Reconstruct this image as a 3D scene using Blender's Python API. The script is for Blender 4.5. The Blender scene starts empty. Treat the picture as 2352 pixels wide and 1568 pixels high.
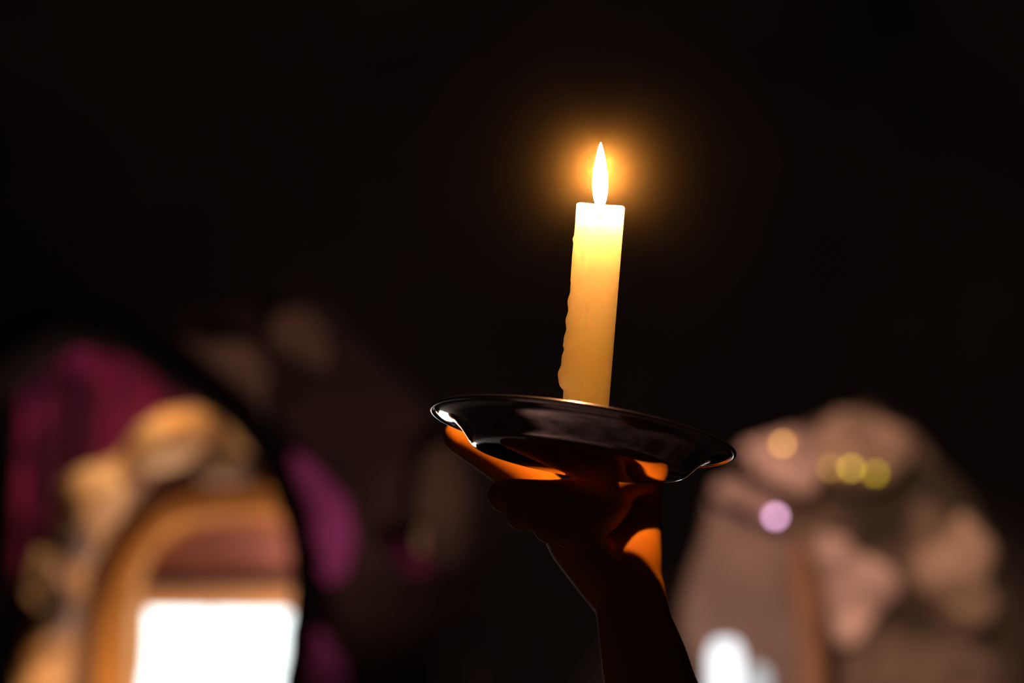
import bpy, bmesh, math, random
from mathutils import Vector, Matrix, noise
random.seed(7)
S = bpy.context.scene
COL = S.collection
rad = math.radians

# ---------------------------------------------------------------- camera
LENS, PITCH, CAM_Z = 85.0, 12.0, 1.40
cam_d = bpy.data.cameras.new('camera')
cam = bpy.data.objects.new('camera', cam_d)
COL.objects.link(cam)
cam.location = (0, 0, CAM_Z)
cam.rotation_euler = (rad(90 + PITCH), 0, 0)
cam_d.lens = LENS
cam_d.sensor_width = 36
cam_d.clip_start = .02
cam_d.clip_end = 100
cam_d.dof.use_dof = True
cam_d.dof.focus_distance = 1.100
cam_d.dof.aperture_fstop = 5.4
S.camera = cam

# ---------------------------------------------------------------- world, exposure
S.view_settings.view_transform = 'Standard'
S.view_settings.look = 'None'
S.view_settings.gamma = 1
S.view_settings.exposure = 0
w = bpy.data.worlds.new('night')
S.world = w
w.use_nodes = True
w.node_tree.nodes['Background'].inputs[0].default_value = (.0042, .0030, .0027, 1)
w.node_tree.nodes['Background'].inputs[1].default_value = .8
S.cycles.use_denoising = True
S.cycles.volume_bounces = 6
S.cycles.max_bounces = 16

K = 36 / LENS / 2352
CP = Vector((0, 0, CAM_Z))
AX = Vector((0, math.cos(rad(PITCH)), math.sin(rad(PITCH))))
UP = Vector((0, -math.sin(rad(PITCH)), math.cos(rad(PITCH))))
RT = Vector((1, 0, 0))


def at(px, py, d):
    """world point seen at photograph pixel px, py and at distance d along the view axis"""
    return CP + AX * d + RT * ((px - 1176) * K * d) + UP * ((784 - py) * K * d)


def lamp(name, kind, loc, power, color, size=.1, target=None, angle=60, blend=.6):
    l = bpy.data.lights.new(name, kind)
    l.energy = power
    l.color = color
    if kind == 'AREA':
        l.size = size
    else:
        l.shadow_soft_size = size
    if kind == 'SPOT':
        l.spot_size = rad(angle)
        l.spot_blend = blend
    o = bpy.data.objects.new(name, l)
    COL.objects.link(o)
    o.location = loc
    if target is not None:
        o.rotation_euler = (Vector(target) - Vector(loc)).to_track_quat('-Z', 'Y').to_euler()
    return o


# unseen fill lights, added to brighten the background, floor and plate
lamp('porch_fill', 'SPOT', at(410, 775, 9.62), 48, (1, .62, .30), .10, at(330, 1250, 10.25), 110)  # unseen fill added to brighten the upper doorway stones
lamp('portal_low_fill', 'POINT', at(230, 1830, 9.7), 20, (1, .58, .28), .12)  # unseen fill added to lift the lower left of the portal
lamp('tympanum_fill', 'POINT', at(748, 1368, 10.0), 9, (1, .60, .42), .08)  # unseen fill added for the tympanum and door header
lamp('curtain_fill', 'SPOT', at(-60, 600, 10.62), 3.8, (1, .55, .80), .1, at(190, 900, 11.0), 70)  # unseen fill added to bring up the curtain
lamp('outcrop_fill', 'SPOT', at(1250, 1750, 7.2), 38, (1, .58, .48), .15, at(640, 980, 9.2), 46)  # unseen fill added for the rocks beside the arch
lamp('cliff_fill', 'SPOT', at(1420, -700, 5.0), 950, (1, .62, .46), .15, at(1900, 1260, 9.25), 25)  # unseen fill added to light the cliff from above
lamp('cliff_side_fill', 'SPOT', at(2700, 900, 7.6), 40, (1, .66, .45), .15, at(2200, 1300, 9.3), 36)  # unseen fill added for the cliff's right flank
lamp('wall_fill', 'AREA', (.6, 8.0, 6.5), 11, (1, .74, .60), 2.5, (.6, 13.4, 4.2))  # unseen fill added so the back wall shows faintly
lamp('floor_fill', 'SPOT', (-1.1, 1.6, .7), 32, (1, .62, .55), .2, (0, 1.2, 0), 120, .5)  # added to light the floor that the plate's underside reflects
lamp('plate_reflection_fill', 'AREA', (-1.6, -3.2, .9), .5, (1, .72, .62), 1.3, (0, 1, 1.5))  # added behind the camera as something for the plate to reflect


# ---------------------------------------------------------------- helpers
def mat(name, c1, c2=None, scale=8, rough=.8, metallic=0, bump=0, bscale=None, contrast=(.35, .65), spec=.3):
    m = bpy.data.materials.new(name)
    m.use_nodes = True
    nt = m.node_tree
    b = nt.nodes['Principled BSDF']
    b.inputs['Roughness'].default_value = rough
    b.inputs['Metallic'].default_value = metallic
    b.inputs['Specular IOR Level'].default_value = spec
    tc = nt.nodes.new('ShaderNodeTexCoord')
    if c2 is None:
        b.inputs['Base Color'].default_value = (*c1, 1)
    else:
        n = nt.nodes.new('ShaderNodeTexNoise')
        n.inputs['Scale'].default_value = scale
        n.inputs['Detail'].default_value = 4
        nt.links.new(tc.outputs['Object'], n.inputs['Vector'])
        r = nt.nodes.new('ShaderNodeValToRGB')
        r.color_ramp.elements[0].position = contrast[0]
        r.color_ramp.elements[1].position = contrast[1]
        r.color_ramp.elements[0].color = (*c1, 1)
        r.color_ramp.elements[1].color = (*c2, 1)
        nt.links.new(n.outputs['Fac'], r.inputs['Fac'])
        nt.links.new(r.outputs['Color'], b.inputs['Base Color'])
    if bump:
        n2 = nt.nodes.new('ShaderNodeTexNoise')
        n2.inputs['Scale'].default_value = bscale or scale * 3
        n2.inputs['Detail'].default_value = 5
        nt.links.new(tc.outputs['Object'], n2.inputs['Vector'])
        bp = nt.nodes.new('ShaderNodeBump')
        bp.inputs['Strength'].default_value = bump
        nt.links.new(n2.outputs['Fac'], bp.inputs['Height'])
        nt.links.new(bp.outputs['Normal'], b.inputs['Normal'])
    return m


def emit(name, color, strength):
    m = bpy.data.materials.new(name)
    m.use_nodes = True
    nt = m.node_tree
    nt.nodes.clear()
    o = nt.nodes.new('ShaderNodeOutputMaterial')
    e = nt.nodes.new('ShaderNodeEmission')
    e.inputs[0].default_value = (*color, 1)
    e.inputs[1].default_value = strength
    nt.links.new(e.outputs[0], o.inputs['Surface'])
    return m


def obj(name, bm, m, parent=None, smooth=True):
    me = bpy.data.meshes.new(name)
    bmesh.ops.recalc_face_normals(bm, faces=bm.faces)
    bm.to_mesh(me)
    bm.free()
    if smooth:
        for p in me.polygons:
            p.use_smooth = True
    me.materials.append(m)
    o = bpy.data.objects.new(name, me)
    COL.objects.link(o)
    if parent is not None:
        o.parent = parent
        o.matrix_parent_inverse = parent.matrix_world.inverted()
    return o


def empty(name, loc, rot=None):
    o = bpy.data.objects.new(name, None)
    COL.objects.link(o)
    o.empty_display_size = .05
    o.matrix_world = Matrix.Translation(loc) @ (rot.to_4x4() if rot else Matrix())
    return o


def tag(o, label=None, cat=None, group=None, kind=None):
    for k, v in (('label', label), ('category', cat), ('group', group), ('kind', kind)):
        if v:
            o[k] = v
    return o


def recentre(o):
    """puts the origin of a mesh at the middle of its base"""
    vs = [v.co for v in o.data.vertices]
    c = Vector((sum(v.x for v in vs) / len(vs), sum(v.y for v in vs) / len(vs), min(v.z for v in vs)))
    o.data.transform(Matrix.Translation(-c))
    o.matrix_world = Matrix.Translation(c)
    return o


def smooth_poly(pts, n=3):
    """closed Catmull-Rom through the points"""
    out = []
    N = len(pts)
    for i in range(N):
        p0, p1, p2, p3 = (Vector(pts[(i + j - 1) % N]) for j in range(4))
        for k in range(n):
            t = k / n
            out.append(.5 * ((2 * p1) + (p2 - p0) * t + (2 * p0 - 5 * p1 + 4 * p2 - p3) * t * t + (3 * p1 - p0 - 3 * p2 + p3) * t ** 3))
    return out


def stone(name, outline, d, thick, m, parent=None, voxel=.03, disp=.06, dscale=.25, seed=0, curve=0):
    """a solid stone: outline cut through a block of its own thickness, rounded and roughened"""
    bm = bmesh.new()
    pts = smooth_poly(outline, curve) if curve else [Vector(p) for p in outline]
    o0 = at(pts[0].x, pts[0].y, d)
    vs = [bm.verts.new(at(p.x, p.y, d)) for p in pts]
    f = bm.faces.new(vs)
    r = bmesh.ops.extrude_face_region(bm, geom=[f])
    for v in (g for g in r['geom'] if isinstance(g, bmesh.types.BMVert)):
        v.co += Vector((0, thick, 0))
    bmesh.ops.triangulate(bm, faces=bm.faces)
    o = obj(name, bm, m, parent)
    if parent is None:
        recentre(o)
    rm = o.modifiers.new('round', 'REMESH')
    rm.mode = 'VOXEL'
    rm.voxel_size = voxel
    rm.use_smooth_shade = True
    sm = o.modifiers.new('smooth', 'SMOOTH')
    sm.iterations = 4
    if disp:
        t = bpy.data.textures.new(name, 'CLOUDS')
        t.noise_scale = dscale
        t.noise_depth = 3
        dm = o.modifiers.new('rough', 'DISPLACE')
        dm.texture = t
        dm.strength = disp
        dm.mid_level = .5
        dm.texture_coords = 'GLOBAL'
    return o


def box(bm, lo, hi):
    r = bmesh.ops.create_cube(bm, size=1)
    for v in r['verts']:
        v.co = Vector((lo[i] + (hi[i] - lo[i]) * (v.co[i] + .5) for i in range(3)))


def lathe(bm, prof, n=128, closed=False):
    rings = []
    for (r, z) in prof:
        if r < 1e-6:
            rings.append([bm.verts.new((0, 0, z))])
        else:
            rings.append([bm.verts.new((r * math.cos(2 * math.pi * i / n), r * math.sin(2 * math.pi * i / n), z)) for i in range(n)])
    pairs = list(zip(rings, rings[1:])) + ([(rings[-1], rings[0])] if closed else [])
    for a, b in pairs:
        for i in range(n):
            j = (i + 1) % n
            if len(a) == 1 and len(b) == 1:
                continue
            if len(a) == 1:
                bm.faces.new((a[0], b[i], b[j]))
            elif len(b) == 1:
                bm.faces.new((a[i], a[j], b[0]))
            else:
                bm.faces.new((a[i], a[j], b[j], b[i]))


# ---------------------------------------------------------------- the setting
M_wall = mat('dark_rock', (.045, .034, .030), (.10, .065, .055), .8, .95, bump=.4, bscale=3)
M_floor = mat('stone_floor', (.04, .03, .03), (.16, .12, .11), 2.5, .8, bump=.3)

bm = bmesh.new()
box(bm, (-9, -4, -.2), (9, 14.2, 0))
tag(obj('floor', bm, M_floor, smooth=False), kind='structure')

bm = bmesh.new()
NX, NZ = 90, 50
grid = []
for j in range(NZ + 1):
    row = []
    for i in range(NX + 1):
        x, z = -9 + 18 * i / NX, 8.5 * j / NZ
        y = 13.4 + .45 * noise.noise(Vector((x * .6, z * .6, 1.3))) + .15 * noise.noise(Vector((x * 2, z * 2, 5.1)))
        row.append(bm.verts.new((x, y, z)))
    grid.append(row)
for j in range(NZ):
    for i in range(NX):
        bm.faces.new((grid[j][i], grid[j][i + 1], grid[j + 1][i + 1], grid[j + 1][i]))
r = bmesh.ops.extrude_face_region(bm, geom=list(bm.faces))
for v in (g for g in r['geom'] if isinstance(g, bmesh.types.BMVert)):
    v.co.y = 14.2
tag(obj('wall_back', bm, M_wall), kind='structure')

# ---------------------------------------------------------------- left: doorway under an arch
BOT = 3000      # pixel row well under the picture; the stones go on down to there
M_ochre = mat('ochre_stone', (.30, .21, .20), (.72, .48, .27), 3.2, .85, bump=.3, contrast=(.42, .55))
M_amber = mat('amber_stone', (.42, .20, .06), (.62, .31, .09), 4, .8, bump=.2)
M_mauve = mat('mauve_plaster', (.34, .17, .16), (.52, .27, .26), 2.6, .9, bump=.2)
M_peach = mat('peach_plaster', (.70, .42, .22), (.78, .50, .28), 3, .9)
M_groove = mat('grey_stone', (.16, .12, .12), (.30, .21, .18), 3, .9, bump=.2)
DD = 10.35


door = empty('door_1', Vector((at(470, 1500, DD).x, at(470, 1500, DD).y, 0)))
tag(door, 'tall arched stone doorway on the left with bright white glazed leaves', 'doorway', kind='structure')
CX = 560


def mirror(half):
    return half + [(2 * CX - x, y) for x, y in reversed(half)]


def ring(outer, inner):
    """outline of an arch: both are left halves, from the foot to the crown"""
    o = mirror(outer)
    i = mirror(inner)
    return o + list(reversed(i))


outer_half = [(36, BOT), (36, 1568), (42, 1470), (60, 1400), (62, 1340), (84, 1290), (92, 1220), (120, 1150), (165, 1100), (215, 1068), (262, 1062), (285, 1020),
              (330, 966), (385, 942), (440, 936), (560, 936)]
mid_half = [(148, BOT), (150, 1568), (160, 1420), (200, 1290), (255, 1185), (320, 1105), (400, 1052), (470, 1032), (560, 1026)]
in_half = [(206, BOT), (208, 1568), (218, 1440), (242, 1330), (292, 1230), (352, 1165), (430, 1122), (530, 1108), (560, 1106)]
tym_half = [(288, BOT), (290, 1568), (298, 1420), (312, 1320), (350, 1245), (410, 1198), (480, 1182), (560, 1178)]

stone('outer_arch', ring(outer_half, mid_half), DD - .25, .45, M_ochre, door, .022, .09, .20)
stone('groove', ring(mid_half, in_half), DD - .05, .3, M_groove, door, .02, .03, .2)
stone('inner_arch', ring(in_half, tym_half), DD - .18, .4, M_amber, door, .02, .025, .2)
stone('tympanum', mirror([(260, 1335), (300, 1235), (395, 1170), (560, 1150)]), DD + .12, .12, M_mauve, door, .02, .05, .25)
stone('lintel', [(270, 1326), (840, 1316), (840, 1342), (270, 1350)], DD - .02, .3, mat('brown_shadow', (.06, .03, .02), (.12, .06, .04), 4), door, .012, .01)  # dark brown puts the shadow line above the door into the colour
stone('door_header', [(270, 1348), (840, 1340), (840, 1404), (270, 1400)], DD + .1, .12, M_peach, door, .015, 0)
for nm, x0, x1 in (('jamb', 270, 336), ('jamb', 762, 830)):
    stone(nm, [(x0, 1380), (x1, 1380), (x1, BOT), (x0, BOT)], DD + .08, .15, M_peach, door, .02, 0)
M_light = emit('lit_interior', (.93, 1, 1), 3.2)
M_metal = mat('door_frame', (.5, .5, .5), rough=.5)


def slab(bm, px0, px1, py0, z1, d, t):
    a = at(px0, py0, d)
    b = at(px1, py0, d)
    box(bm, (a.x, a.y, z1), (b.x, a.y + t, a.z))


for x0, x1 in ((334, 483), (488, 764)):
    bm = bmesh.new()
    slab(bm, x0, x1, 1397, .05, DD + .14, .03)
    obj('pane', bm, M_light, door, False)
bm = bmesh.new()
slab(bm, 482, 489, 1395, .02, DD + .13, .05)
obj('mullion', bm, M_metal, door, False)

for pts in ([(132, 1225), (160, 1195), (190, 1215), (192, 1255), (165, 1280), (138, 1262)], [(92, 1385), (125, 1340), (158, 1370), (155, 1430), (120, 1455), (95, 1430)],
            [(440, 1050), (500, 1040), (560, 1060), (560, 1100), (450, 1098)]):
    stone('grey_block', pts, DD - .50 if pts[0][0] < 300 else DD - .31, .25, M_groove, door, .012, .03, .1, curve=2)



def boss(px, py, d, rx, ry, turn, seed):
    """a rounded carved knob on the arch"""
    bm = bmesh.new()
    bmesh.ops.create_icosphere(bm, subdivisions=4, radius=1)
    k = K * d
    for v in bm.verts:
        f = 1 + .16 * noise.noise(v.co * 1.6 + Vector((seed, 0, 0)))
        x, y = v.co.x * rx * k * f, v.co.z * ry * k * f
        c, s_ = math.cos(rad(turn)), math.sin(rad(turn))
        v.co = at(px, py, d) + Vector((x * c - y * s_, v.co.y * .20 * f, x * s_ + y * c))
    obj('carved_boss', bm, M_boss, door)


M_boss = mat('boss_stone', (.50, .28, .12), (.85, .62, .40), 3.0, .85, bump=.3, contrast=(.40, .60))
boss(400, 1008, DD - .27, 112, 62, 22, 1)
boss(205, 1150, DD - .27, 92, 74, 42, 4)
boss(108, 1330, DD - .27, 46, 80, -6, 7)
boss(100, 1500, DD - .27, 50, 76, 0, 9)

# purple curtain hanging behind the doorway
M_purple = mat('purple_cloth', (.10, .012, .055), (.55, .05, .22), 3.2, .85, contrast=(.46, .66))
bm = bmesh.new()
n1, n2 = 120, 30
rows = []
L, Rr = at(45, 900, 11.0), at(720, 900, 11.0)
for j in range(n2 + 1):
    row = []
    for i in range(n1 + 1):
        u, v = i / n1, j / n2
        x = L.x + (Rr.x - L.x) * u
        top = at(0, 735 + 260 * max(0, .22 - u) ** 1.0, 11.0).z
        z = .02 + (top - .02) * v
        y = L.y + .045 * math.sin(u * 46 + .6 * math.sin(v * 3)) + .02 * noise.noise(Vector((u * 9, v * 3, 2)))
        row.append(bm.verts.new((x, y, z)))
    rows.append(row)
for j in range(n2):
    for i in range(n1):
        bm.faces.new((rows[j][i], rows[j][i + 1], rows[j + 1][i + 1], rows[j + 1][i]))
o = recentre(obj('purple_curtain', bm, M_purple))
o.modifiers.new('thick', 'SOLIDIFY').thickness = .008
tag(o, 'dark purple curtain hanging behind and above the arched doorway', 'curtain')

# arch before the doorway, painted dark for its shade, and the rock around it
M_black = mat('shade_black_stone', (.006, .004, .004), (.014, .009, .008), 4, .9, bump=.3, spec=.03)  # near-black puts the arch's unlit shade into its colour
M_brown = mat('brown_rock', (.035, .022, .018), (.10, .06, .05), 2.4, .95, bump=.5)
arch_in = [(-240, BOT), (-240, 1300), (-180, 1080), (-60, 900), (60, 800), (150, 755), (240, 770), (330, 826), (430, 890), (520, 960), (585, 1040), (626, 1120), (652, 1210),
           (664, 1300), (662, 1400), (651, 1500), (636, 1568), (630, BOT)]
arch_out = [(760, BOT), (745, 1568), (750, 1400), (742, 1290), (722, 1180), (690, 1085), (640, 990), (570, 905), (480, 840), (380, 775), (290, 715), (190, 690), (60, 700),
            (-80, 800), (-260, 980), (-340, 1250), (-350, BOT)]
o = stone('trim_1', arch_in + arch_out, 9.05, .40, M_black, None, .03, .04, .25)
tag(o, 'curved stone arch framing the bright doorway, its unlit shade painted black', 'arch', kind='structure')

M_dim = mat('dim_rock', (.10, .07, .05), (.18, .12, .09), 3, .95, bump=.4)
M_tan = mat('tan_rock', (.26, .17, .13), (.42, .28, .21), 3, .95, bump=.4)
rock_out = [(760, BOT), (748, 1568), (754, 1400), (746, 1290), (726, 1180), (694, 1085), (645, 990), (575, 905), (485, 838), (385, 770), (350, 740), (420, 715), (560, 680),
            (660, 660), (740, 690), (800, 760), (880, 830), (960, 890), (1040, 960), (1090, 1080), (1120, 1250), (1130, 1568), (1130, BOT)]
outcrop = o = stone('rock_outcrop', rock_out, 9.15, .8, M_brown, None, .035, .14, .35)
tag(o, 'dark brown rock mass sloping down from the arch to the raised hand', 'rock')

LR = [
    ('pinkish brown rock face above the right side of the dark arch', [(400, 770), (500, 775), (590, 800), (610, 850), (600, 920), (550, 890), (480, 830)], 9.02, .16),
    ('pale brown rock knob at the top of the dark rock mass', [(620, 715), (700, 700), (750, 770), (740, 830), (660, 800), (620, 770)], 9.02, .16),
    ('narrow upright brown rock beside the shadowed fingers', [(960, 1040), (1040, 1010), (1070, 1150), (1060, 1290), (980, 1280), (950, 1180)], 9.0, .12),
    ('low brown rock at the bottom edge left of the forearm', [(980, 1490), (1060, 1470), (1110, 1568), (1110, 1700), (980, 1700)], 9.0, .14),
]
for lab, pts, d, t in LR:
    tag(stone('rock_face', pts, d, t, M_dim if pts[0][0] > 900 else M_tan, outcrop, .02, .05, .2, curve=2), lab)

M_magenta = mat('painted_magenta_light', (.50, .09, .38), (.68, .13, .52), 4, .85)  # magenta put into solid strips in place of coloured light on the rock
CL = [
    ('long strip coloured for magenta light along the right side of the dark arch', [(662, 1030), (735, 1075), (800, 1160), (812, 1240), (790, 1310), (748, 1345), (730, 1270), (700, 1150)]),
    ('short strip coloured for magenta light at the bottom edge beside the bright doorway', [(712, 1450), (750, 1460), (790, 1540), (800, 1640), (740, 1680), (712, 1600)]),
    ('small patch coloured for purple light beside the narrow upright rock', [(890, 1250), (940, 1240), (985, 1280), (985, 1310), (930, 1310), (895, 1290)]),
]
for (lab, pts), m in zip(CL, (M_magenta, M_magenta, M_purple)):
    o = stone('painted_light_strip', pts, 8.95, .05, m, None, .014, .05, .12, curve=3)
    tag(o, lab, 'cloth', 'strips coloured for magenta light on the rock')
M_yel = mat('straw', (.5, .42, .2), (.62, .52, .28), 5, .8)
o = stone('grass_blade', [(958, 1215), (972, 1205), (975, 1250), (966, 1295), (956, 1260)], 8.95, .02, M_yel, None, .006, 0)
tag(o, 'yellowish dry stalk in front of the narrow upright rock', 'stalk')

# ---------------------------------------------------------------- right: pale cliff, tapered stone, small lamps
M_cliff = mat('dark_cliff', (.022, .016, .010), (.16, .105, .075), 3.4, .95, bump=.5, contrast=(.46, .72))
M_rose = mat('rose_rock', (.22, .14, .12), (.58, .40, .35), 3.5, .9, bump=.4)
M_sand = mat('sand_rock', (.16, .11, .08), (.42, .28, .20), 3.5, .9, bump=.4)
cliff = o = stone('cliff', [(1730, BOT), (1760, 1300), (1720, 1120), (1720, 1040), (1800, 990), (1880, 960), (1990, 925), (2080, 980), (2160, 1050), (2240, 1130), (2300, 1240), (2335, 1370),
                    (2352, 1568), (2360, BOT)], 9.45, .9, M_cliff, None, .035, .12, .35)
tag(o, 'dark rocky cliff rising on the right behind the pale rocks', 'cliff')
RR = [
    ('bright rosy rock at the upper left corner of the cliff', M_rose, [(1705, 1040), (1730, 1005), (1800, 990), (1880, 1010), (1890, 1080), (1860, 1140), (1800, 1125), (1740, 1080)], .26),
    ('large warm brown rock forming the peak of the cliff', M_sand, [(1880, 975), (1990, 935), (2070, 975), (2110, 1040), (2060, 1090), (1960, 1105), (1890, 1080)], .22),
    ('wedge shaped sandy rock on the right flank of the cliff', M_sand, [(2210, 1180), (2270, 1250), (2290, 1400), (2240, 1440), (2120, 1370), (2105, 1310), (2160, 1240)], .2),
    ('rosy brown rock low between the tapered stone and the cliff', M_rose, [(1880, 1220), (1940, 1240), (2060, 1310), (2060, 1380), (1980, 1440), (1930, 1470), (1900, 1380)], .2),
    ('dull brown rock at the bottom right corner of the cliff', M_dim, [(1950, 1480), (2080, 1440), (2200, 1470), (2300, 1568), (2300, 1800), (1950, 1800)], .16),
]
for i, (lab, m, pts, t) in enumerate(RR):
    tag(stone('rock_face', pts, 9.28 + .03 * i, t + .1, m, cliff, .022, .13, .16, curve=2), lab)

M_taper = mat('taper_rock', (.08, .054, .045), (.20, .136, .114), 2.4, .9, bump=.3)
stand = o = stone('standing_stone', [(1650, 1105), (1690, 1098), (1760, 1125), (1815, 1175), (1838, 1260), (1862, 1360), (1885, 1450), (1892, 1568), (1895, BOT), (1585, BOT), (1590, 1568), (1562, 1480),
                             (1560, 1410), (1585, 1320), (1618, 1220), (1640, 1140)], 8.85, .38, M_taper, None, .025, .05, .3)
tag(o, 'tapered pale standing stone right of the forearm', 'stone')
o = stone('ledge', [(1640, 1105), (1690, 1100), (1745, 1130), (1800, 1165), (1800, 1200), (1745, 1185), (1690, 1160), (1640, 1140)], 8.74, .14, M_rose, stand, .016, .02)
tag(o, 'rosy sloping ledge')
M_rust = mat('rust_rock', (.15, .075, .04), (.26, .13, .07), 3, .9, bump=.3)
o = stone('slab', [(1820, 1230), (1850, 1240), (1885, 1380), (1905, 1568), (1905, BOT), (1830, BOT), (1835, 1450), (1815, 1330)], 8.80, .2, M_rust, stand, .02, .03)
tag(o, 'rust brown slab')
stone('plinth', [(1580, 1800), (1830, 1800), (1830, BOT), (1580, BOT)], 8.45, .5, M_taper, stand, .025, .02)


def bulb(name, px, py, d, r, color, strength, label, cat, group=None):
    root = empty(name, at(px, py, d), Matrix.Rotation(rad(-80), 3, 'X'))
    bm = bmesh.new()
    lathe(bm, [(0, -r), (r * .5, -r * .87), (r * .87, -r * .5), (r, 0), (r * .87, r * .5), (r * .5, r * .87), (r * .3, r)], 24)
    g = obj('globe', bm, emit(name, color, strength), root)
    g.matrix_parent_inverse = Matrix()
    bm = bmesh.new()
    lathe(bm, [(0, r * 1.7), (r * .34, r * 1.7), (r * .34, r * .95), (0, r * .95)], 16)
    s = obj('socket', bm, M_black, root)
    s.matrix_parent_inverse = Matrix()
    tag(root, label, cat, group)
    return root


for px, py, d, c, lab in (
        (1797, 1019, 9.235, (.40, .20, .05), 'yellow bulb highest and leftmost on the cliff'),
        (1908, 1075, 9.245, (.16, .09, .015), 'faintest yellow bulb, left in the row of three'),
        (1955, 1075, 9.245, (.30, .20, .02), 'middle and brightest yellow bulb in the row of three'),
        (2011, 1087, 9.245, (.20, .145, .0), 'olive yellow bulb, lowest and rightmost in the row of three')):
    bulb('light_bulb', px, py, d, .012, c, 17, lab, 'light bulb', 'yellow bulbs on the cliff')
bulb('light_bulb', 1781, 1186, 8.70, .014, (.52, .28, .46), 15, 'pink glowing bulb at the end of the rosy ledge', 'light bulb')

M_lant = emit('lantern_glass', (.95, .97, 1), 1.5)


def lantern(px0, px1, py, d, strength, label):
    a, b = at(px0, py, d), at(px1, py, d)
    r = (b.x - a.x) / 2
    base = at(1700, 1796, d).z
    h = a.z - base
    root = empty('lantern', Vector(((a.x + b.x) / 2, a.y, base)))
    bm = bmesh.new()
    lathe(bm, [(0, 0), (r * 1.1, 0), (r * 1.1, .02), (0, .02)], 32)
    obj('base', bm, M_metal, root).matrix_parent_inverse = Matrix()
    bm = bmesh.new()
    lathe(bm, [(0, .02), (r, .02), (r, h * .88), (r * .9, h * .95), (r * .6, h), (0, h * 1.01)], 32)
    obj('glass_cylinder', bm, emit('lantern_glass', (.93, .96, 1), strength), root).matrix_parent_inverse = Matrix()
    tag(root, label, 'lantern', 'white lanterns before the standing stone')
    return root


lantern(1627, 1704, 1472, 8.6, 1.6, 'larger bright white lantern before the standing stone at the bottom edge')
lantern(1716, 1766, 1530, 8.6, .65, 'smaller dimmer lantern right of the bright white one')

# ---------------------------------------------------------------- plate
D0 = 1.089
PC = at(1338, 996, D0)
plate_rot = Matrix.Rotation(rad(9), 3, 'Y')
PN = plate_rot @ Vector((0, 0, 1))
PR = .0688
M_rim = mat('worn_steel', (.72, .68, .62), rough=.22, metallic=1)
M_steel = mat('polished_steel', (.80, .77, .75), rough=.045, metallic=1)
plate = empty('plate', PC - PN * .0125, plate_rot)
tag(plate, 'shiny shallow metal plate held up on a hand under the candle', 'plate')
prof_out = [(0, 0), (.030, 0), (.0465, 0), (.0485, .0004), (.0500, .0015), (.0515, .0032), (.0545, .0066), (.0580, .0096), (.0600, .0107), (.0615, .0111), (.0650, .0117), (PR - .0006, .0123)]
prof_in = [(r - .0002 if r > .04 else r, z + .0011) for r, z in reversed(prof_out)]
bm = bmesh.new()
lathe(bm, prof_out + prof_in, 192)
obj('dish', bm, M_steel, plate).matrix_parent_inverse = Matrix()
bm = bmesh.new()
cr, rz = .00085, .0128
lathe(bm, [(PR + cr * math.cos(a), rz + cr * math.sin(a)) for a in (2 * math.pi * i / 14 for i in range(14))], 192, closed=True)
obj('rolled_rim', bm, M_rim, plate).matrix_parent_inverse = Matrix()

# ---------------------------------------------------------------- candle
CT = at(1379, 482, 1.111)
CV = Vector((math.sin(rad(4.6)), .0, math.cos(rad(4.6)))).normalized()
fl = PC - PN * (.0125 - .0012)
tt = (CT - fl).dot(PN) / CV.dot(PN)
CB = CT - CV * tt
CH = tt
cq = Vector((0, 0, 1)).rotation_difference(CV).to_matrix()
candle = empty('candle', CB, cq)
tag(candle, 'lit cream wax candle with drips down its left side, standing on the metal plate', 'candle')

M_wax = bpy.data.materials.new('wax')
M_wax.use_nodes = True
nt = M_wax.node_tree
b = nt.nodes['Principled BSDF']
b.inputs['Base Color'].default_value = (.98, .84, .50, 1)
b.inputs['Roughness'].default_value = .42
b.inputs['IOR'].default_value = 1.43
b.inputs['Subsurface Weight'].default_value = 1
b.inputs['Subsurface Radius'].default_value = (1, .75, .35)
b.inputs['Subsurface Scale'].default_value = .05
b.subsurface_method = 'RANDOM_WALK'
# scatter and absorption grow downward, shaped to spread the flame's glow down the candle
tr = nt.nodes.new('ShaderNodeBsdfTransparent')
mx = nt.nodes.new('ShaderNodeMixShader')
mx.inputs[0].default_value = .25
wo = nt.nodes['Material Output']
nt.links.new(tr.outputs[0], mx.inputs[1])
nt.links.new(b.outputs[0], mx.inputs[2])
nt.links.new(mx.outputs[0], wo.inputs['Surface'])
vsc = nt.nodes.new('ShaderNodeVolumeScatter')
vsc.inputs['Anisotropy'].default_value = .2
vab = nt.nodes.new('ShaderNodeVolumeAbsorption')
vab.inputs['Color'].default_value = (1, .95, .0, 1)
vab.inputs['Density'].default_value = 30
vad = nt.nodes.new('ShaderNodeAddShader')
nt.links.new(vsc.outputs[0], vad.inputs[0])
nt.links.new(vab.outputs[0], vad.inputs[1])
nt.links.new(vad.outputs[0], wo.inputs['Volume'])
zc = nt.nodes.new('ShaderNodeTexCoord')
zs = nt.nodes.new('ShaderNodeSeparateXYZ')
zr = nt.nodes.new('ShaderNodeMapRange')
zr.inputs['From Min'].default_value = .104
zr.inputs['From Max'].default_value = 0
zp = nt.nodes.new('ShaderNodeMath')
zp.operation = 'POWER'
zp.inputs[1].default_value = 2
zm = nt.nodes.new('ShaderNodeMath')
zm.operation = 'MULTIPLY_ADD'
zm.inputs[1].default_value = 155
zm.inputs[2].default_value = 10.5
nt.links.new(zc.outputs['Object'], zs.inputs[0])
nt.links.new(zs.outputs['Z'], zr.inputs['Value'])
nt.links.new(zr.outputs[0], zp.inputs[0])
nt.links.new(zp.outputs[0], zm.inputs[0])
nt.links.new(zm.outputs[0], vsc.inputs['Density'])
za = nt.nodes.new('ShaderNodeMath')
za.operation = 'MULTIPLY_ADD'
za.inputs[1].default_value = 95
za.inputs[2].default_value = 10
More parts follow.
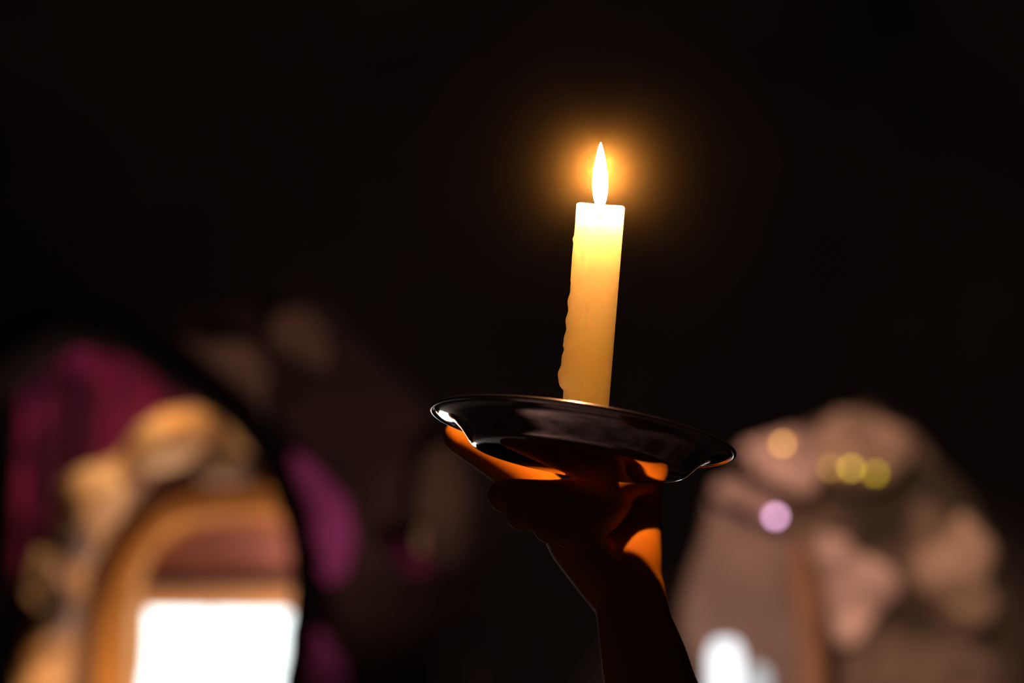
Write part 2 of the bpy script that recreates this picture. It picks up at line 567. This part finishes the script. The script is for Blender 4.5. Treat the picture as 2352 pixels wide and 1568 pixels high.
nt.links.new(zp.outputs[0], za.inputs[0])
nt.links.new(za.outputs[0], vab.inputs['Density'])
tc = nt.nodes.new('ShaderNodeTexCoord')
mp = nt.nodes.new('ShaderNodeMapping')
mp.inputs['Scale'].default_value = (700, 700, 60)
nz = nt.nodes.new('ShaderNodeTexNoise')
nz.inputs['Scale'].default_value = 1
bp = nt.nodes.new('ShaderNodeBump')
bp.inputs['Strength'].default_value = .25
bp.inputs['Distance'].default_value = .0006
nt.links.new(tc.outputs['Object'], mp.inputs[0])
nt.links.new(mp.outputs[0], nz.inputs['Vector'])
nt.links.new(nz.outputs['Fac'], bp.inputs['Height'])
nt.links.new(bp.outputs['Normal'], b.inputs['Normal'])


def wax_r(th, z):
    """radius of the candle: slight taper plus the crust of drips on its left side (theta = pi)"""
    t = z / CH
    r = .0103 + .0008 * t
    dth = (th - math.pi + math.pi) % (2 * math.pi) - math.pi
    y = 1000 - 520 * t          # the photograph's row at this height
    amp = 0
    # solid crust between rows 640 and 858
    if 636 < y < 862:
        up = min(1, (y - 636) / 30)
        lo = min(1, (862 - y) / 8)
        amp = (.0004 + .0014 * ((y - 640) / 200)) * up * lo
        amp += .00035 * math.sin(y * .16) * up * lo
        amp += .0012 * math.exp(-((y - 825) / 17) ** 2) + .0005 * math.exp(-((y - 848) / 6) ** 2) + .0006 * math.exp(-((y - 770) / 5) ** 2)
        amp = max(0, amp)
    elif y <= 636:
        amp = .00035 * min(1, max(0, (y - 520) / 60)) + .0005 * math.exp(-((y - 546) / 5) ** 2)
    wd = .75 if y > 636 else .55
    g = math.exp(-(dth / wd) ** 4)
    r += amp * g
    # thin runs on the front
    for c, wdt, a, y0, y1 in ((-1.95, .05, .0003, 560, 800), (-2.25, .06, .00045, 520, 605), (-2.4, .05, .0003, 630, 900), (-1.75, .035, .00022, 640, 960), (-1.2, .10, .00016, 650, 980)):
        e = (th - c + math.pi) % (2 * math.pi) - math.pi
        if y0 < y < y1:
            f = min(1, (y - y0) / 25, (y1 - y) / 6)
            r += a * f * math.exp(-(e / wdt) ** 2)
    for c, yy, a in ((-2.18, 541, .0006), (-2.3, 597, .0007)):
        e = (th - c + math.pi) % (2 * math.pi) - math.pi
        r += a * math.exp(-(e / .10) ** 2 - ((y - yy) / 7) ** 2)
    return r


def rim_h(th):
    # the near rim dips between its two corners
    c = math.cos(th)
    return .0002 + .0019 * abs(c) ** 2.2 + .0006 * math.exp(-((th - math.pi * .93) / .3) ** 2) - .0005 * max(0, math.sin(-th))


bm = bmesh.new()
NT, NZ = 160, 220
rings = []
for j in range(NZ + 1):
    t = j / NZ
    ring_ = []
    for i in range(NT):
        th = -math.pi + 2 * math.pi * i / NT
        zt = CH + rim_h(th)
        z = zt * t
        r = wax_r(th, min(z, CH))
        if j == NZ:
            r -= .00035
        ring_.append(bm.verts.new((r * math.cos(th), r * math.sin(th), z)))
    rings.append(ring_)
for rr, dz in ((.93, -.0003), (.82, -.0018), (.62, -.0031), (.38, -.0038), (.14, -.004)):
    ring_ = []
    for i in range(NT):
        th = -math.pi + 2 * math.pi * i / NT
        ring_.append(bm.verts.new((.0109 * rr * math.cos(th), .0109 * rr * math.sin(th), CH + rim_h(th) * rr ** 3 + dz)))
    rings.append(ring_)
for a, c in zip(rings, rings[1:]):
    for i in range(NT):
        j = (i + 1) % NT
        bm.faces.new((a[i], a[j], c[j], c[i]))
bm.faces.new(rings[-1])
bm.faces.new(list(reversed(rings[0])))
obj('wax_body', bm, M_wax, candle).matrix_parent_inverse = Matrix()

# wick
bm = bmesh.new()
pw = [Vector((0, 0, CH - .0045)), Vector((0, 0, CH + .001)), Vector((-.0004, 0, CH + .004)), Vector((-.0014, -.0004, CH + .0066))]
rw = [.0008, .0008, .0007, .0005]
prev = None
for p, r in zip(pw, rw):
    cur = [bm.verts.new(p + Vector((r * math.cos(a), r * math.sin(a), 0))) for a in (2 * math.pi * i / 10 for i in range(10))]
    if prev:
        for i in range(10):
            bm.faces.new((prev[i], prev[(i + 1) % 10], cur[(i + 1) % 10], cur[i]))
    prev = cur
bm.faces.new(prev)
obj('wick', bm, mat('charred_wick', (.02, .018, .016), rough=.9), candle).matrix_parent_inverse = Matrix()

# flame
F = bpy.data.materials.new('flame')
F.use_nodes = True
nt = F.node_tree
nt.nodes.clear()
out = nt.nodes.new('ShaderNodeOutputMaterial')
e = nt.nodes.new('ShaderNodeEmission')
tr = nt.nodes.new('ShaderNodeBsdfTransparent')
ad = nt.nodes.new('ShaderNodeAddShader')
tc = nt.nodes.new('ShaderNodeTexCoord')
sx = nt.nodes.new('ShaderNodeSeparateXYZ')
mr = nt.nodes.new('ShaderNodeMapRange')
mr.inputs['From Min'].default_value = 0
mr.inputs['From Max'].default_value = .031
rc = nt.nodes.new('ShaderNodeValToRGB')
rs = nt.nodes.new('ShaderNodeValToRGB')
nt.links.new(tc.outputs['Object'], sx.inputs[0])
nt.links.new(sx.outputs['Z'], mr.inputs['Value'])
nt.links.new(mr.outputs[0], rc.inputs['Fac'])
nt.links.new(mr.outputs[0], rs.inputs['Fac'])
el = rc.color_ramp.elements
el[0].position, el[0].color = .0, (.25, .35, 1, 1)
el[1].position, el[1].color = .30, (1, .40, .17, 1)
x = el.new(.16)
x.color = (.55, .50, .8, 1)
el = rs.color_ramp.elements
el[0].position, el[0].color = 0, (.0006, .0006, .0006, 1)
el[1].position, el[1].color = .42, (1, 1, 1, 1)
x = el.new(.12)
x.color = (.0022, .0022, .0022, 1)
x = el.new(.24)
x.color = (.05, .05, .05, 1)
mu = nt.nodes.new('ShaderNodeMath')
mu.operation = 'MULTIPLY'
mu.inputs[1].default_value = 2400
nt.links.new(rs.outputs['Color'], mu.inputs[0])
nt.links.new(rc.outputs['Color'], e.inputs['Color'])
nt.links.new(mu.outputs[0], e.inputs['Strength'])
nt.links.new(e.outputs[0], ad.inputs[0])
nt.links.new(tr.outputs[0], ad.inputs[1])
nt.links.new(ad.outputs[0], out.inputs['Surface'])
bm = bmesh.new()
fp = [(0, 0), (.0014, .0000), (.0022, .0012), (.0030, .0035), (.0036, .0065), (.0039, .0100), (.00385, .0135), (.0035, .0170), (.0029, .0208), (.0022, .0244), (.0015, .0275), (.0008, .0300), (.0003, .0312), (0, .0316)]
lathe(bm, fp, 40)
fo = obj('flame', bm, F, candle)
fo.matrix_parent_inverse = Matrix()
fo.scale = (.92, .92, 1)
fo.location = (-.0002, 0, CH + .0006)
fo.rotation_euler = (0, rad(-3.6), 0)
fo.modifiers.new('soft', 'SUBSURF').render_levels = 1

# ball of haze added for the flame's halo, its density shaped to the falloff
HZ = bpy.data.materials.new('haze')
HZ.use_nodes = True
nt = HZ.node_tree
nt.nodes.clear()
out = nt.nodes.new('ShaderNodeOutputMaterial')
vs = nt.nodes.new('ShaderNodeVolumeScatter')
tc = nt.nodes.new('ShaderNodeTexCoord')
ln = nt.nodes.new('ShaderNodeVectorMath')
ln.operation = 'LENGTH'
nt.links.new(tc.outputs['Object'], ln.inputs[0])


def mth(op, a, bb):
    n = nt.nodes.new('ShaderNodeMath')
    n.operation = op
    for i, v in enumerate((a, bb)):
        if v is None:
            continue
        if isinstance(v, (int, float)):
            n.inputs[i].default_value = v
        else:
            nt.links.new(v, n.inputs[i])
    return n.outputs[0]


q = mth('MULTIPLY', ln.outputs['Value'], 1 / .0165)
q = mth('POWER', q, 1.4)
q = mth('MULTIPLY', q, -1)
q = mth('EXPONENT', q, None)
q = mth('MULTIPLY', q, .37)
q = mth('ADD', q, .0025)
nt.links.new(q, vs.inputs['Density'])
vs.inputs['Color'].default_value = (1, .82, .25, 1)
nt.links.new(vs.outputs[0], out.inputs['Volume'])
bm = bmesh.new()
bmesh.ops.create_icosphere(bm, subdivisions=4, radius=.085)
hz = obj('haze', bm, HZ)
hz.location = at(1383, 400, 1.113)
tag(hz, 'soft golden halo of the candle flame, made by an added ball of haze', 'haze', kind='stuff')

# ---------------------------------------------------------------- person: raised hand and forearm
M_skin = bpy.data.materials.new('skin')
M_skin.use_nodes = True
b = M_skin.node_tree.nodes['Principled BSDF']
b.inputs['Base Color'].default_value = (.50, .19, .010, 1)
b.inputs['Roughness'].default_value = .65
b.inputs['Specular IOR Level'].default_value = .12
b.inputs['Subsurface Weight'].default_value = .35
b.inputs['Subsurface Radius'].default_value = (1, .35, .15)
b.inputs['Subsurface Scale'].default_value = .006


def capsule(bm, pts):
    """tapered tube with round ends through (point, radius) knots"""
    P = []
    N = len(pts)
    for i in range(N - 1):
        for k in range(6):
            t = k / 6
            q0, q1, q2, q3 = (pts[max(0, min(N - 1, i + j - 1))] for j in range(4))
            c = .5 * ((2 * q1[0]) + (q2[0] - q0[0]) * t + (2 * q0[0] - 5 * q1[0] + 4 * q2[0] - q3[0]) * t * t + (3 * q1[0] - q0[0] - 3 * q2[0] + q3[0]) * t ** 3)
            P.append((c, q1[1] + (q2[1] - q1[1]) * t))
    P.append(pts[-1])
    d0 = (P[1][0] - P[0][0]).normalized()
    d1 = (P[-1][0] - P[-2][0]).normalized()
    head = [(P[0][0] - d0 * P[0][1] * math.sin(a), P[0][1] * math.cos(a)) for a in (1.5, 1.1, .7, .35)]
    tail = [(P[-1][0] + d1 * P[-1][1] * math.sin(a), P[-1][1] * math.cos(a)) for a in (.35, .7, 1.1, 1.5)]
    A = head + P + tail
    n = 20
    u = d0.orthogonal().normalized()
    prev = None
    for i, (c, r) in enumerate(A):
        d = (A[min(i + 1, len(A) - 1)][0] - A[max(i - 1, 0)][0]).normalized()
        u = (u - d * u.dot(d)).normalized()
        v = d.cross(u)
        cur = [bm.verts.new(c + (u * math.cos(2 * math.pi * k / n) + v * math.sin(2 * math.pi * k / n)) * r) for k in range(n)]
        if prev:
            for k in range(n):
                bm.faces.new((prev[k], prev[(k + 1) % n], cur[(k + 1) % n], cur[k]))
        else:
            bm.faces.new(list(reversed(cur)))
        prev = cur
    bm.faces.new(prev)


mm = .001
W = (1448, 1400, 1.235)
chains = [
    # forearm, from past the elbow up to the wrist
    [((1720, 2900, 1.10), 42), ((1640, 2400, 1.11), 44), ((1560, 1900, 1.135), 33), ((1492, 1568, 1.152), 22), ((1458, 1430, 1.162), 18), ((1445, 1345, 1.172), 17)],
    # palm, upright behind the plate
    [((1445, 1345, 1.172), 17), ((1454, 1290, 1.179), 14.5), ((1460, 1245, 1.199), 13), ((1470, 1175, 1.216), 11), ((1478, 1100, 1.214), 9.5)],
    [((1425, 1345, 1.176), 15), ((1420, 1280, 1.188), 14), ((1420, 1190, 1.212), 11), ((1425, 1105, 1.208), 10)],
    [((1405, 1345, 1.178), 14), ((1392, 1280, 1.188), 13), ((1400, 1195, 1.204), 12), ((1410, 1140, 1.192), 10)],
    [((1408, 1360, 1.172), 13), ((1365, 1305, 1.160), 13), ((1315, 1245, 1.142), 12), ((1300, 1225, 1.130), 10)],
    # fingers, running left under the plate
    [((1478, 1100, 1.214), 9.5), ((1468, 1096, 1.196), 9.2), ((1400, 1110, 1.167), 9.4), ((1300, 1142, 1.139), 9), ((1160, 1138, 1.122), 8.3)],
    [((1425, 1115, 1.208), 10), ((1390, 1132, 1.172), 9.8), ((1345, 1162, 1.135), 9), ((1260, 1172, 1.11), 8.6), ((1200, 1180, 1.105), 8)],
    [((1410, 1145, 1.192), 10), ((1385, 1165, 1.165), 9.5), ((1330, 1190, 1.12), 8.6), ((1262, 1210, 1.10), 7.8)],
    [((1405, 1165, 1.19), 9), ((1375, 1195, 1.16), 8), ((1345, 1215, 1.13), 7.4), ((1305, 1227, 1.115), 6.8)],
    # thumb, out behind the plate to the left
    [((1380, 1300, 1.220), 15), ((1300, 1190, 1.205), 13), ((1200, 1095, 1.195), 11), ((1120, 1040, 1.185), 9.8), ((1055, 1003, 1.178), 8.2)],
]
bm = bmesh.new()
for ch in chains:
    capsule(bm, [(at(*p), r * mm) for p, r in ch])
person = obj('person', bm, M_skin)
rm = person.modifiers.new('one_skin', 'REMESH')
rm.mode = 'VOXEL'
rm.voxel_size = .0016
rm.use_smooth_shade = True
sm = person.modifiers.new('smooth', 'SMOOTH')
sm.iterations = 6
tag(person, 'raised hand and bare forearm of a person holding the plate from below', 'person')
